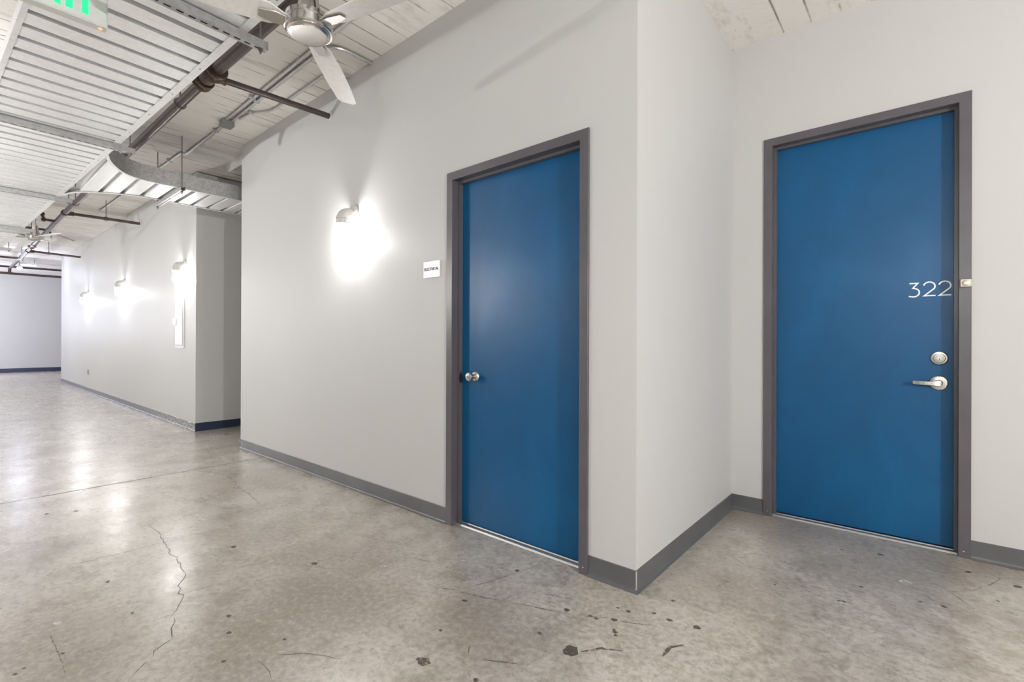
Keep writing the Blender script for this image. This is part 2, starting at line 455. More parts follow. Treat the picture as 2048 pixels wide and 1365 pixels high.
def wall_with_hole(x0, x1, y0, y1, z1, h0, h1, hz):
    bm = BM()
    box(bm, x0, h0, y0, y1, 0, z1); box(bm, h1, x1, y0, y1, 0, z1); box(bm, h0, h1, y0, y1, hz, z1)
    return bm
JW = .045
struct('wall_front', wall_with_hole(XL, XC, 0, TH, ZA, A0+JW, A1-JW, AH-JW), WALL,
       'off-white painted wall holding the electrical room door and the near wall lamp', 'wall')
bm = BM(); box(bm, -TH, XC, TH, D+TH, 0, ZA)
struct('wall_return', bm, WALL, 'short off-white wall turning back from the corner into the alcove', 'wall')
struct('wall_alcove', wall_with_hole(XC, XR, D, D+TH, ZB, B0+JW, B1-JW, BH-JW), WALL,
       'off-white alcove wall holding the blue door numbered 322', 'wall')
bm = BM(); prism(bm, [(XE, 0), (XP, 0), (XP, 3.252), (-9.48, 3.315), (-9.48, 3.262), (XE, 3.375)], 'y', 0, TH)
struct('wall_far', bm, WALL, 'long off-white wall beyond the side passage with three wall lamps', 'wall')
bm = BM(); box(bm, XP-TH, XP, TH, 5.0, 0, 3.25)
struct('wall_passage', bm, WALL, 'shaded side face of the far wall running into the side passage', 'wall')
bm = BM(); box(bm, XL, XL+TH, TH, 5.0, 0, ZA)
struct('wall_passage_near', bm, WALL, 'near wall of the side passage, hidden behind the electrical wall', 'wall')
bm = BM(); box(bm, XP-TH, XL+TH, 5.0, 5.0+TH, 0, 3.25)
struct('wall_passage_end', bm, WALL, 'end wall of the side passage', 'wall')
bm = BM(); box(bm, XF-TH, XF, YB, 3.2, 0, 3.42)
struct('wall_end', bm, WALL, 'bluish shaded wall closing the far end of the corridor', 'wall')
bm = BM(); box(bm, XF, XE, 3.2, 3.2+TH, 0, 3.42); box(bm, XE, XE+TH, TH, 3.2+TH, 0, 3.37)
struct('wall_side_hall', bm, WALL, 'walls of the side hall behind the far wall end', 'wall')
bm = BM(); box(bm, XF, XR, YB-TH, YB, 0, 3.42)
struct('wall_opposite', bm, WALL, 'off-white corridor wall behind the viewpoint', 'wall')
bm = BM(); box(bm, XR, XR+TH, YB, D+TH, 0, 3.2)
struct('wall_right', bm, WALL, 'off-white wall closing the corridor on the right', 'wall')

# ------------------------------------------------------------------ ceiling (stepped concrete slab)
def slab(name, parts, label):
    bm = BM()
    for p in parts: p(bm)
    props(obj(name, bm, CEIL, smooth=0), label, 'ceiling', kind='structure')
slab('ceiling', [lambda b: box(b, -5.15, XR, YB, 0, ZA, 3.6), lambda b: box(b, -5.15, 0, 0, 5.0, ZA, 3.6)], 'off-white board-formed concrete ceiling over the near corridor')
slab('ceiling_alcove', [lambda b: box(b, 0, XR, 0, D+TH, ZB, 3.6)], 'pitted pale concrete ceiling over the alcove of door 322')
slab('ceiling_middle', [lambda b: prism(b, [(-9.48, 3.318), (-5.15, 3.250), (-5.15, 3.6), (-9.48, 3.6)], 'y', YB, 5.0)], 'stained concrete ceiling beyond the side passage')
slab('ceiling_far', [lambda b: prism(b, [(XE, 3.378), (-9.48, 3.265), (-9.48, 3.6), (XE, 3.6)], 'y', YB, .2), lambda b: box(b, XF, XE, YB, 3.2, 3.42, 3.6),
     lambda b: box(b, XE-.40, XE, YB, 3.2, 3.30, 3.42)], 'distant concrete ceiling with a stained beam near the corridor end')

# ------------------------------------------------------------------ cove base
def cove(bm, a, b, nrm, h=.100, ends=(0, 0)):
    """vinyl cove base along a->b; nrm points into the room"""
    a = Vector((a[0], a[1], 0)); b = Vector((b[0], b[1], 0)); n = Vector((nrm[0], nrm[1], 0)); t = (b-a).normalized()
    prof = [(0, 0), (.016, 0), (.0165, .0025), (.011, .006), (.0065, .012), (.0042, .022), (.0038, h-.003), (.002, h), (0, h)]
    A = [bm.verts.new(a - t*ends[0]*u + n*u + Vector((0, 0, z))) for u, z in prof]
    B = [bm.verts.new(b + t*ends[1]*u + n*u + Vector((0, 0, z))) for u, z in prof]
    for i in range(len(prof)-1):
        bm.faces.new((A[i], B[i], B[i+1], A[i+1]))
    bm.faces.new(A); bm.faces.new(B[::-1])
def baseboard(name, segs, mat, label, bevel=0):
    bm = BM()
    for s in segs: cove(bm, *s)
    return props(obj(name, bm, mat, smooth=30), label, 'baseboard', kind='structure')
baseboard('baseboard_front', [((XL, 0), (A0, 0), (0, -1))], BASE, 'dark grey vinyl base on the electrical wall, left of the door')
bb = baseboard('baseboard_corner', [((A1, 0), (XC, 0), (0, -1), .100, (0, 1)), ((XC, 0), (XC, D), (1, 0), .100, (1, -1))], BASE,
               'dark grey vinyl base wrapping the projecting wall corner')
bm = BM(); tube(bm, [(.0035, -.0035, .012), (.0042, -.0042, .05), (.0036, -.0036, .098)], .0030, 6)
obj('scuffed_edge', bm, CAULK, bb, label='worn pale corner edge')
baseboard('baseboard_alcove_left', [((XC, D), (B0, D), (0, -1), .100, (-1, 0))], BASE, 'short dark grey vinyl base left of door 322')
baseboard('baseboard_alcove_right', [((B1, D), (XR, D), (0, -1))], BASE, 'dark grey vinyl base right of door 322')
baseboard('baseboard_far', [((XE, 0), (XP, 0), (0, -1), .100, (0, 1))], BASE_WORN, 'scuffed grey vinyl base along the far wall')
baseboard('baseboard_passage', [((XP, 0), (XP, 5.0), (1, 0), .100, (1, 0))], BASE_BLUE, 'dark navy vinyl base in the side passage')
baseboard('baseboard_end', [((XF, 3.2), (XF, YB), (1, 0), .14)], BASE_BLUE, 'navy base along the end wall of the corridor')
baseboard('baseboard_opposite', [((XR, YB), (XF, YB), (0, 1))], BASE, 'dark grey vinyl base on the wall behind the viewpoint')

# ------------------------------------------------------------------ doors
def door_frame(x0, x1, h, y):
    """double-rabbet hollow metal frame, face .05 wide standing .012 proud of the wall at y"""
    bm = BM()
    fy, FW, D1, D2 = y-.012, .050, .048, .030
    # face + first reveal + stop + second reveal as a swept section (u = inwards, v = into wall)
    sec = [(0, .012), (0, .0015), (.0015, 0), (FW-.0015, 0), (FW, .0015), (FW, D1), (FW+.016, D1), (FW+.016, D1+D2), (FW, D1+D2), (FW, TH+.012), (.046, TH+.012), (.046, .013), (.046, .012)]
    def ring(corner):
        out = []
        for u, v in sec:
            if corner == 'bl': out.append(bm.verts.new((x0+u, fy+v, 0)))
            if corner == 'tl': out.append(bm.verts.new((x0+u, fy+v, h-u)))
            if corner == 'tr': out.append(bm.verts.new((x1-u, fy+v, h-u)))
            if corner == 'br': out.append(bm.verts.new((x1-u, fy+v, 0)))
        return out
    R = [ring(c) for c in ('bl', 'tl', 'tr', 'br')]
    n = len(sec)
    for a, b in zip(R[:-1], R[1:]):
        for i in range(n):
            bm.faces.new((a[i], a[(i+1) % n], b[(i+1) % n], b[i]))
    bm.faces.new(R[0]); bm.faces.new(R[3])
    return bm

def threshold(bm, x0, x1, y0, y1):
    prism(bm, [(y0, 0), (y0+.006, .008), (y0+.018, .012), (y0+.022, .0095), (y0+.030, .0095), (y0+.034, .0145), (y0+.042, .0145), (y0+.046, .011), (y1, .011), (y1, 0)], 'x', x0, x1)

def frame_screws(par, pts):
    for (x, y, z, dx, dy) in pts:
        bm = BM(); lathe(bm, [(0.0, .0015), (.0032, .0012), (.0042, 0)], (x, y, z), (dx, dy, 0), 12)
        obj('screw', bm, POLISHED, par)

# door 1 : electrical room
d1 = thing('door_1', 'narrow blue door marked electrical with round knob in dark grey frame', 'door', (A0, 0, 0), kind='structure')
fr = obj('door_frame', door_frame(A0, A1, AH, 0), FRAME, d1, smooth=30)
frame_screws(fr, [(A0+.066, .060, 2.05, 1, 0), (A1-.025, -.012, .035, 0, -1)])
bm = BM(); box(bm, A0+.053, A1-.053, .067, .111, .016, AH-.054)
slab1 = obj('door_leaf', bm, DOOR, d1, bevel=.0015, smooth=0)
bm = BM(); threshold(bm, A0+.051, A1-.051, .030, .120)
obj('threshold', bm, ALU, d1, smooth=25)
KX, KZ = -1.092, .925
bm = BM(); lathe(bm, [(.0, 0), (.033, 0), (.034, .003), (.031, .009), (.024, .013), (.015, .016), (.0125, .022), (.0125, .030), (.017, .036), (.0245, .041), (.0275, .047), (.0275, .054), (.0255, .060), (.020, .064), (.0105, .066), (.0105, .064), (.0, .064)], (KX, .067, KZ), (0, -1, 0), 32)
kn = obj('door_knob', bm, NICKEL, d1, label='satin nickel knob with keyhole')
bm = BM(); lathe(bm, [(0, .0668), (.0075, .0668), (.0075, .064)], (KX, .067, KZ), (0, -1, 0), 18); obj('key_cylinder', bm, BRONZE, kn)
bm = BM(); box(bm, KX-.001, KX+.001, -.0005, -.0001, KZ-.005, KZ+.005); obj('keyway', bm, DARKHOLE, kn)
# finger notch cut in the stop beside the knob
bm = BM()
vs = [bm.verts.new((A0+.0663, .052+.014*math.cos(a)*1.0, KZ-.012+.034*math.sin(a))) for a in [2*PI*k/24 for k in range(24)]]
bm.faces.new(vs); obj('strike_opening', bm, DARKHOLE, fr, smooth=0)

# door 2 : number 322
d2 = thing('door_2', 'tall blue door numbered 322 with lever handle and deadbolt', 'door', (B0, D, 0), kind='structure')
fr2 = obj('door_frame', door_frame(B0, B1, BH, D), FRAME, d2, smooth=30)
frame_screws(fr2, [(B0+.028, D-.012, .035, 0, -1), (B1-.028, D-.012, .035, 0, -1)])
SY = D+.067
bm = BM(); box(bm, B0+.053, B1-.057, SY, SY+.044, .018, BH-.055)
obj('door_leaf', bm, DOOR, d2, bevel=.0015, smooth=0)
bm = BM(); threshold(bm, B0+.051, B1-.051, D+.020, D+.125)
obj('threshold', bm, ALU, d2, smooth=25)
# lever set
LX, LZ = 1.064, .917
bm = BM(); lathe(bm, [(0, 0), (.040, 0), (.0405, .003), (.038, .0085), (.033, .0105), (.018, .011), (.0165, .013), (.0165, .024), (.0, .024)], (LX, SY, LZ), (0, -1, 0), 36)
lv = obj('lever_rose', bm, NICKEL, d2, label='round satin nickel rose')
bm = BM()
P = [(LX+.012, SY-.036, LZ), (LX-.002, SY-.043, LZ), (LX-.03, SY-.047, LZ-.001), (LX-.07, SY-.048, LZ-.001), (LX-.102, SY-.047, LZ), (LX-.112, SY-.040, LZ)]
prev = None
for i, p in enumerate(P):
    hh = (.016, .0165, .0115, .0105, .0105, .0085)[i]; dd = .0055
    ring = [bm.verts.new((p[0], p[1]+s*dd, p[2]+q*hh)) for s, q in ((-1, -1), (1, -1), (1, 1), (-1, 1))]
    if prev:
        for k in range(4): bm.faces.new((prev[k], prev[(k+1) % 4], ring[(k+1) % 4], ring[k]))
    else: bm.faces.new(ring[::-1])
    prev = ring
bm.faces.new(prev)
lathe(bm, [(.0165, 0), (.0165, .012), (.012, .016), (0, .016)], (LX, SY-.022, LZ), (0, -1, 0), 20)
lh = obj('lever_handle', bm, NICKEL, lv, bevel=.0025, smooth=40)
bm = BM(); box(bm, LX-.080, LX-.058, SY-.0545, SY-.0535, LZ-.006, LZ+.005)
obj('lever_marking', bm, JBOX, lv, smooth=0)
DX, DZ = 1.066, 1.055
bm = BM(); lathe(bm, [(0, 0), (.038, 0), (.0385, .004), (.034, .009), (.027, .0095), (.0265, .007)], (DX, SY, DZ), (0, -1, 0), 36)
lathe(bm, [(.026, .006), (.026, .014), (.024, .016), (.012, .0165), (.0, .0165)], (DX, SY, DZ), (0, -1, 0), 36)
db = obj('deadbolt', bm, POLISHED, d2, label='round deadbolt cylinder')
bm = BM(); lathe(bm, [(.011, .0168), (.011, .0172), (0, .0172)], (DX, SY, DZ), (0, -1, 0), 20); obj('key_cylinder', bm, NICKEL, db)
bm = BM(); box(bm, DX-.0012, DX+.0012, SY-.0180, SY-.0172, DZ-.010, DZ-.001); obj('keyway', bm, DARKHOLE, db)
# painted number 322, thin geometric numerals
def ribbon(bm, pts, w, y):
    pts = [Vector((p[0], 0, p[1])) for p in pts]; L, R_ = [], []
    for i, p in enumerate(pts):
        if i == 0: t = pts[1]-p; k = 1
        elif i == len(pts)-1: t = p-pts[i-1]; k = 1
        else:
            a, b = (p-pts[i-1]).normalized(), (pts[i+1]-p).normalized(); t = a+b; k = 1/max(.35, math.sqrt(max(0, (1+a.dot(b))/2)))
        t.normalize(); n = Vector((-t.z, 0, t.x))*w/2*k
        for arr, s in ((L, 1), (R_, -1)):
            q = p+n*s
            arr.append((bm.verts.new((q.x, y, q.z)), bm.verts.new((q.x, y-.0008, q.z))))
    for i in range(len(pts)-1):
        bm.faces.new((L[i][1], R_[i][1], R_[i+1][1], L[i+1][1]))
        bm.faces.new((L[i][0], L[i][1], L[i+1][1], L[i+1][0])); bm.faces.new((R_[i][0], R_[i+1][0], R_[i+1][1], R_[i][1]))
def digit2(bm, x, z, w, h, sw, y):
    r = w*.47; cx, cz = x+w*.48, z+h-r
    pts = [(cx+r*math.cos(a), cz+r*math.sin(a)) for a in [math.radians(165 - k*(165+35)/18) for k in range(19)]]
    pts += [(x+sw*.5, z+sw*.5), (x+w, z+sw*.5)]
    ribbon(bm, pts, sw, y)
def digit3(bm, x, z, w, h, sw, y):
    r = h*.30; cx, cz = x+w*.42, z+r
    pts = [(x+w*.06, z+h-sw*.5), (x+w*.80, z+h-sw*.5), (x+w*.36, z+2*r+sw*.2)]
    pts += [(cx+r*1.06*math.cos(a), cz+r*math.sin(a)) for a in [math.radians(80 - k*(80+98)/16) for k in range(17)]]
    pts += [(x, z+sw*.6)]
    ribbon(bm, pts, sw, y)
bm = BM()
digit3(bm, .935, 1.4015, .050, .080, .0068, SY-.0002)
digit2(bm, .9985, 1.4015, .052, .080, .0068, SY-.0002)
digit2(bm, 1.0635, 1.4015, .052, .080, .0068, SY-.0002)
obj('door_number', bm, LETTER, d2, label='white numerals 322', smooth=0)

# small square bell plate on the right jamb of door 322
dbell = thing('doorbell', 'small square tarnished metal plate on the right frame of door 322', 'doorbell', (B1-.022, D-.012, 1.457))
bm = BM(); box(bm, B1-.045, B1-.001, D-.022, D-.0121, 1.436, 1.478)
obj('plate', bm, BRONZE, dbell, bevel=.002)
bm = BM(); lathe(bm, [(.0155, 0), (.015, .002), (.012, .003), (.0, .0035)], (B1-.023, D-.022, 1.457), (0, -1, 0), 24)
obj('button', bm, chrome('worn_button', (.56, .53, .46), .35), dbell)

# ------------------------------------------------------------------ room sign
DEPS = None
def text_mesh(body, size, extrude, name):
    cu = bpy.data.curves.new(name, 'FONT'); cu.body = body; cu.size = size; cu.extrude = extrude; cu.offset = .0004
    cu.align_x = 'CENTER'; cu.align_y = 'CENTER'
    o = bpy.data.objects.new(name, cu); COL.objects.link(o)
    dg = bpy.context.evaluated_depsgraph_get()
    me = bpy.data.meshes.new_from_object(o.evaluated_get(dg))
    bpy.data.objects.remove(o); bpy.data.curves.remove(cu)
    bm = BM(); bm.from_mesh(me); bpy.data.meshes.remove(me)
    return bm
sg = thing('room_sign', 'small square white sign reading electrical beside the door frame', 'sign', (-1.417, 0, 1.603))
bm = BM(); box(bm, -1.496, -1.338, -.008, -.0005, 1.550, 1.655)
obj('sign_plate', bm, SIGNPLATE, sg, bevel=.0008, smooth=0)
bm = text_mesh('ELECTRICAL', .0255, .0008, 'lettering')
bmesh.ops.rotate(bm, cent=(0, 0, 0), matrix=Matrix.Rotation(PI/2, 3, 'X'), verts=bm.verts)
xs = [v.co.x for v in bm.verts]; k = .142/(max(xs)-min(xs))
bmesh.ops.scale(bm, vec=(k, 1, 1.0), verts=bm.verts)
bmesh.ops.translate(bm, vec=(-1.417, -.0088, 1.604), verts=bm.verts)
obj('lettering', bm, LETTER_K, sg, smooth=0, label='dark capital letters electrical')

# ------------------------------------------------------------------ wall lamps (cast gooseneck, jelly-jar glass, wire guard)
def make_sconce(label, bulb_mat):
    t = thing('wall_lamp', label, 'wall lamp', (0, 0, 2.135), 'gooseneck wall lamps')
    bm = BM(); lathe(bm, [(.058, .0003), (.060, .006), (.058, .012), (.050, .015), (.048, .020), (.043, .024), (.030, .026), (0, .026)], (0, 0, 2.128), (0, -1, 0), 36)
    obj('wall_plate', bm, SCONCE, t)
    bm = BM()
    pts, rs = [], []
    for k in range(13):
        a = math.radians(90*k/12)
        pts.append((0, -.018-.082*math.sin(a), 2.118 - .052*(1-math.cos(a)) + .0)); rs.append(.033 + .009*(k/12))
    tube(bm, pts, rs, 28)
    lathe(bm, [(.0435, 0), (.0465, .002), (.0465, .010), (.044, .012)], (0, -.100, 2.072), (0, 0, -1), 32)
    for s in (-1, 1): lathe(bm, [(.006, 0), (.006, .004), (0, .005)], (.0345*s, -.06, 2.098), (s, 0, 0), 10)
    nk = obj('neck', bm, SCONCE, t)
    bm = BM(); lathe(bm, [(.034, 0), (.0385, .001), (.0385, .030), (.0435, .032), (.0440, .037), (.0420, .039), (.034, .039)], (0, -.100, 2.060), (0, 0, -1), 32)
    for k in range(6):
        a = 2*PI*k/6
        tube(bm, [(.041*math.cos(a), -.1+.041*math.sin(a), 2.060), (.041*math.cos(a), -.1+.041*math.sin(a), 2.030)], .0022, 6)
    obj('collar', bm, SCONCE, t)
    bm = BM(); lathe(bm, [(.0385, 0), (.0385, .085), (.0375, .100), (.034, .116), (.027, .128), (.016, .136), (0, .139)], (0, -.100, 2.024), (0, 0, -1), 32, closed_ends=False)
    obj('glass_jar', bm, GLASS, t, smooth=60)
    bm = BM()
    for k in range(4):
        a = 2*PI*k/4 + PI/4
        c, s = .0445*math.cos(a), .0445*math.sin(a)
        pp = [(c, -.1+s, 2.026), (c, -.1+s, 1.925)] + [(c*f, -.1+s*f, z) for f, z in ((.97, 1.908), (.86, 1.893), (.66, 1.882), (.40, 1.876), (.12, 1.874))]
        tube(bm, pp, .0019, 6)
    ring = [(.0445*math.cos(a), -.1+.0445*math.sin(a), 1.925) for a in [2*PI*k/32 for k in range(33)]]
    tube(bm, ring, .0018, 6, caps=False)
    lathe(bm, [(0, 0), (.009, .0), (.009, .005), (0, .007)], (0, -.1, 1.876), (0, 0, -1), 12)
    obj('wire_guard', bm, SCONCE, t)
    bm = BM(); lathe(bm, [(0, 0), (.010, .001), (.011, .012), (.016, .022), (.018, .034), (.013, .044), (0, .048)], (0, -.1, 2.022), (0, 0, -1), 18, closed_ends=False)
    obj('bulb', bm, bulb_mat, t)
    ld = bpy.data.lights.new('bulb_light', 'POINT'); ld.energy = SCONCE_W; ld.color = (1.0, .985, .965); ld.shadow_soft_size = .022
    lo = bpy.data.objects.new('bulb_light', ld); COL.objects.link(lo); lo.parent = t; lo.location = (0, -.1, 1.935-2.135)
    return t
SCONCE_W = 11.5
def set_power(t, w, col=None):
    for ch in t.children:
        if ch.type == 'LIGHT':
            ch.data = ch.data.copy(); ch.data.energy = w
            if col: ch.data.color = col
sc0 = make_sconce('white jar wall lamp beside the electrical door', BULB)
sc0.location = (-2.335, 0, 2.135)
sc0['label'] = 'lit white gooseneck wall lamp left of the electrical door, nearest one'
for x, lab in ((-6.36, 'lit gooseneck wall lamp above the fire extinguisher cabinet on far wall'),
               (-9.62, 'lit gooseneck wall lamp in the middle of the far wall, between two others'),
               (-12.93, 'lit gooseneck wall lamp farthest down the long far wall')):
    c = copy_tree(sc0); c.location = (x, 0, 2.135+.0045*(-2.3-x)); c['label'] = lab; set_power(c, 11.0)
# lamps behind the viewpoint; those beyond the passage are added to fill the light
for x, y, rz, w, z, col, lab in ((1.15, YB, PI, 38, 2.13, None, 'gooseneck wall lamp on the opposite wall facing door 322'),
        (-4.4, YB, PI, 115, 2.13, None, 'gooseneck wall lamp on the opposite wall facing the side passage'),
        (-7.6, YB, PI, 80, 2.13, None, 'added unseen gooseneck fill lamp on the opposite wall facing the cabinet'),
        (-11.2, YB, PI, 80, 2.13, None, 'added unseen gooseneck fill lamp on the opposite wall facing the outlet'),
        (-14.8, YB, PI, 80, 2.13, None, 'added unseen gooseneck fill lamp on the opposite wall near its far end'),
        (XR, -1.9, -PI/2, 300, 2.13, None, 'gooseneck wall lamp on the right end wall'),
        (-20.5, YB, PI, 330, 2.13, (.80, .83, 1.0), 'cool unseen gooseneck fill lamp added to brighten the end wall')):  # cool lamp added out of view to brighten the end wall
    c = copy_tree(sc0); c.location = (x, y, z); c.rotation_euler = (0, 0, rz); c['label'] = lab; set_power(c, w, col)

# ------------------------------------------------------------------ fire extinguisher cabinet and outlet on the far wall
fc = thing('fire_extinguisher_cabinet', 'white fire extinguisher cabinet below a wall lamp near the passage corner', 'fire extinguisher cabinet', (-6.545, 0, 1.035))
bm = BM(); box(bm, -6.725, -6.365, -.012, -.0002, 1.034, 1.745)
obj('cabinet_frame', bm, CABINET, fc, bevel=.003)
bm = BM(); box(bm, -6.69, -6.40, -.022, -.0122, 1.066, 1.715)
cd = obj('cabinet_door', bm, CABINET, fc, bevel=.003)
bm = BM(); box(bm, -6.625, -6.520, -.0235, -.0221, 1.44, 1.645)
obj('window_pane', bm, chrome('dim_window', (.20, .20, .20), .25), cd, bevel=.0005)
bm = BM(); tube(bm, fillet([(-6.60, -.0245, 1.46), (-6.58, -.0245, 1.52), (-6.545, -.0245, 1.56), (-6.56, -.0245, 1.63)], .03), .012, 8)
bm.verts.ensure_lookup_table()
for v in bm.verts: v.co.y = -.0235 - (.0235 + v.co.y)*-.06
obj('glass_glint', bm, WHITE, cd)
bm = BM(); box(bm, -6.735, -6.635, -.036, -.0222, 1.345, 1.440)
obj('pull_latch', bm, CABINET, cd, bevel=.003)
bm = BM(); box(bm, -6.70, -6.45, -.0228, -.0221, 1.074, 1.081)
obj('vent_slot', bm, OUTLET, cd, smooth=0)
ou = thing('wall_outlet', 'small grey electrical outlet low on the far wall', 'outlet', (-12.9, 0, .42))
bm = BM(); box(bm, -12.96, -12.84, -.008, -.0002, .375, .49); obj('cover_plate', bm, OUTLET, ou, bevel=.002)
bm = BM()
for z in (.407, .447): box(bm, -12.92, -12.88, -.010, -.0081, z, z+.028)
obj('receptacle', bm, DARKHOLE, ou, smooth=0)

# ------------------------------------------------------------------ suspended corrugated deck
ZD = 2.690
ca, sa = .99922, .03947
P0 = Vector((-1.75, -1.062, 0))
def DK(s, t, z): return (P0.x + s*ca - t*sa, P0.y + s*sa + t*ca, z)
DW = .722
PITCH = .1545
def rib_profile(s0, s1, phase):
    """(s, z) polyline of the corrugated sheet between s0 and s1, one narrow upward groove per pitch"""
    out = [(s0, ZD)]
    k0 = math.ceil((s0-phase)/PITCH)
    k = k0
    while phase + k*PITCH < s1 - .03:
        c = phase + k*PITCH
        if c > s0 + .03:
            out += [(c-.020, ZD), (c-.019, ZD+.056), (c+.019, ZD+.056), (c+.020, ZD)]
            # stiffening bead between two grooves
        k += 1
    out.append((s1, ZD)); return out
deck = thing('corrugated_deck', 'long suspended corrugated galvanised ceiling deck running down the corridor', 'ceiling deck', (-1.75, -1.43, ZD))
S0, S1 = -12.2, 4.2
bm = BM(); prof = rib_profile(S0, S1, -.045)
A = [bm.verts.new(DK(s, -DW, z)) for s, z in prof]; B = [bm.verts.new(DK(s, 0, z)) for s, z in prof]
for i in range(len(prof)-1): bm.faces.new((A[i], A[i+1], B[i+1], B[i]))
o = obj('corrugated_sheet', bm, DECK, deck, smooth=0); md = o.modifiers.new('solid', 'SOLIDIFY'); md.thickness = .0015
def dk_box(bm, s0, s1, t0, t1, z0, z1, mi=0):
    vs = [bm.verts.new(DK(s, t, z)) for s, t, z in ((s0,t0,z0),(s1,t0,z0),(s1,t1,z0),(s0,t1,z0),(s0,t0,z1),(s1,t0,z1),(s1,t1,z1),(s0,t1,z1))]
    for q in ((0,3,2,1),(4,5,6,7),(0,1,5,4),(1,2,6,5),(2,3,7,6),(3,0,4,7)): bm.faces.new([vs[i] for i in q]).material_index = mi
for nm, ta, tb, tv in (('edge_angle', -.038, .003, .003), ('edge_angle', -DW-.003, -DW+.020, -DW-.003)):
    bm = BM()
    dk_box(bm, S0, S1, ta, tb, ZD-.0045, ZD-.0018)
    dk_box(bm, S0, S1, tv-(.0025 if tv > -.1 else 0), tv+(0 if tv > -.1 else .0025), ZD-.0018, ZD+.060)
    ea = obj(nm, bm, TRIMW, deck, smooth=0)
    if ta > -.1:
        for k in range(22):
            s = .95 - k*.45
            p = DK(s, -.018, ZD-.0045)
            b2 = BM(); lathe(b2, [(.0045, 0), (.004, .002), (0, .0028)], p, (0, 0, -1), 8)
            obj('screw', b2, ROD, ea)

def strut(bm, fn, L0, L1, zt, w=.041, h=.041):
    """slotted channel along local v from L0 to L1; fn(u, v, z) places a point; slots in the bottom web"""
    zb = zt-h; th = .0025
    def bx(u0, u1, v0, v1, z0, z1):
        vs = [bm.verts.new(fn(*p)) for p in ((u0,v0,z0),(u1,v0,z0),(u1,v1,z0),(u0,v1,z0),(u0,v0,z1),(u1,v0,z1),(u1,v1,z1),(u0,v1,z1))]
        for q in ((0,3,2,1),(4,5,6,7),(0,1,5,4),(1,2,6,5),(2,3,7,6),(3,0,4,7)): bm.faces.new([vs[i] for i in q])
    bx(-w/2, -w/2+th, L0, L1, zb+th, zt); bx(w/2-th, w/2, L0, L1, zb+th, zt)
    bx(-w/2, -.0068, L0, L1, zb, zb+th); bx(.0068, w/2, L0, L1, zb, zb+th)
    v = L0
    first = True
    while v < L1:
        a = v; b = min(L1, v + (.034 if first else .020)); first = False
        bx(-.0068, .0068, a, b, zb, zb+th); v = b + .029
    for s in (-1, 1): bx(s*w/2-(th if s > 0 else -0)+(-.008 if s > 0 else 0)*1, s*w/2-(th if s > 0 else 0)+(0 if s > 0 else .0105), L0, L1, zt-.002, zt)

def rod_parts(par, x, y, z0, z1, zn):
    bm = BM(); tube(bm, [(x, y, z0), (x, y, z1)], .0048, 8); obj('hanger_rod', bm, ROD, par)
    bm = BM()
    lathe(bm, [(0, 0), (.015, 0), (.015, .003), (.0095, .0035), (.0095, .012), (0, .012)], (x, y, zn), (0, 0, -1), 6)
    obj('nut', bm, ROD, par)

def ceil_z(x):
    if x > -5.15: return ZA
    if x > -9.48: return 3.250 + (-5.15-x)/4.33*.068
    return 3.265 + (-9.48-x)/7.24*.113
STR_LAB = ['slotted galvanised channel under the deck at its near end by the fan', 'slotted galvanised channel crossing under the deck beside the curved branch',
           'slotted galvanised channel crossing the deck just past the curved branch', 'slotted galvanised channel crossing the deck in front of distant fan',
           'slotted galvanised channel farthest away under the deck']
for i, x in enumerate((-1.615, -3.87, -6.13, -8.48, -10.72)):
    s = (x - P0.x)/ca
    ts = thing('strut_channel', STR_LAB[i], 'strut channel', DK(s, -DW/2, ZD-.046), 'channels hanging the corrugated deck')
    bm = BM(); strut(bm, lambda u, v, z, s=s: DK(s+u, v, z), -DW-.10, .105, ZD-.0048)
    obj('channel', bm, STRUT, ts, smooth=0)
    for t in (.075, -DW-.07):
        p = DK(s, t, 0); rod_parts(ts, p[0], p[1], ZD-.070, ceil_z(p[0])-.001, ZD-.0465)

# ------------------------------------------------------------------ curved branch deck into the side passage
def lerp_tab(tab, y):
    for (y0, x0), (y1, x1) in zip(tab[:-1], tab[1:]):
        if y0 <= y <= y1: return x0 + (x1-x0)*(y-y0)/(y1-y0)
    return tab[0][1] if y < tab[0][0] else tab[-1][1]
NEAR = [(-1.150, -4.20), (-1.125, -4.30), (-1.09, -4.40), (-1.05, -4.485), (-1.00, -4.575), (-.95, -4.640), (-.90, -4.682), (-.85, -4.712), (-.78, -4.733), (-.66, -4.742), (4.6, -4.742)]
FAR = [(-1.215, -6.02), (-1.19, -5.90), (-1.16, -5.80), (-1.10, -5.71), (-1.01, -5.62), (-.90, -5.525), (-.78, -5.46), (-.68, -5.428), (-.55, -5.415), (4.6, -5.410)]
br = thing('branch_deck', 'galvanised deck branch with curved edges turning into the side passage', 'ceiling deck', (-5.08, -.4, ZD))
ys = [-1.150 + .02*k for k in range(0, 25)]
prof = []
y = -1.150; ph = -.672
while y < 4.6:
    d = ((y - ph + PITCH/2) % PITCH) - PITCH/2
    prof.append((y, ZD + (.036 if abs(d) < .0185 else 0)))
    y += .004 if y < .6 else .0129
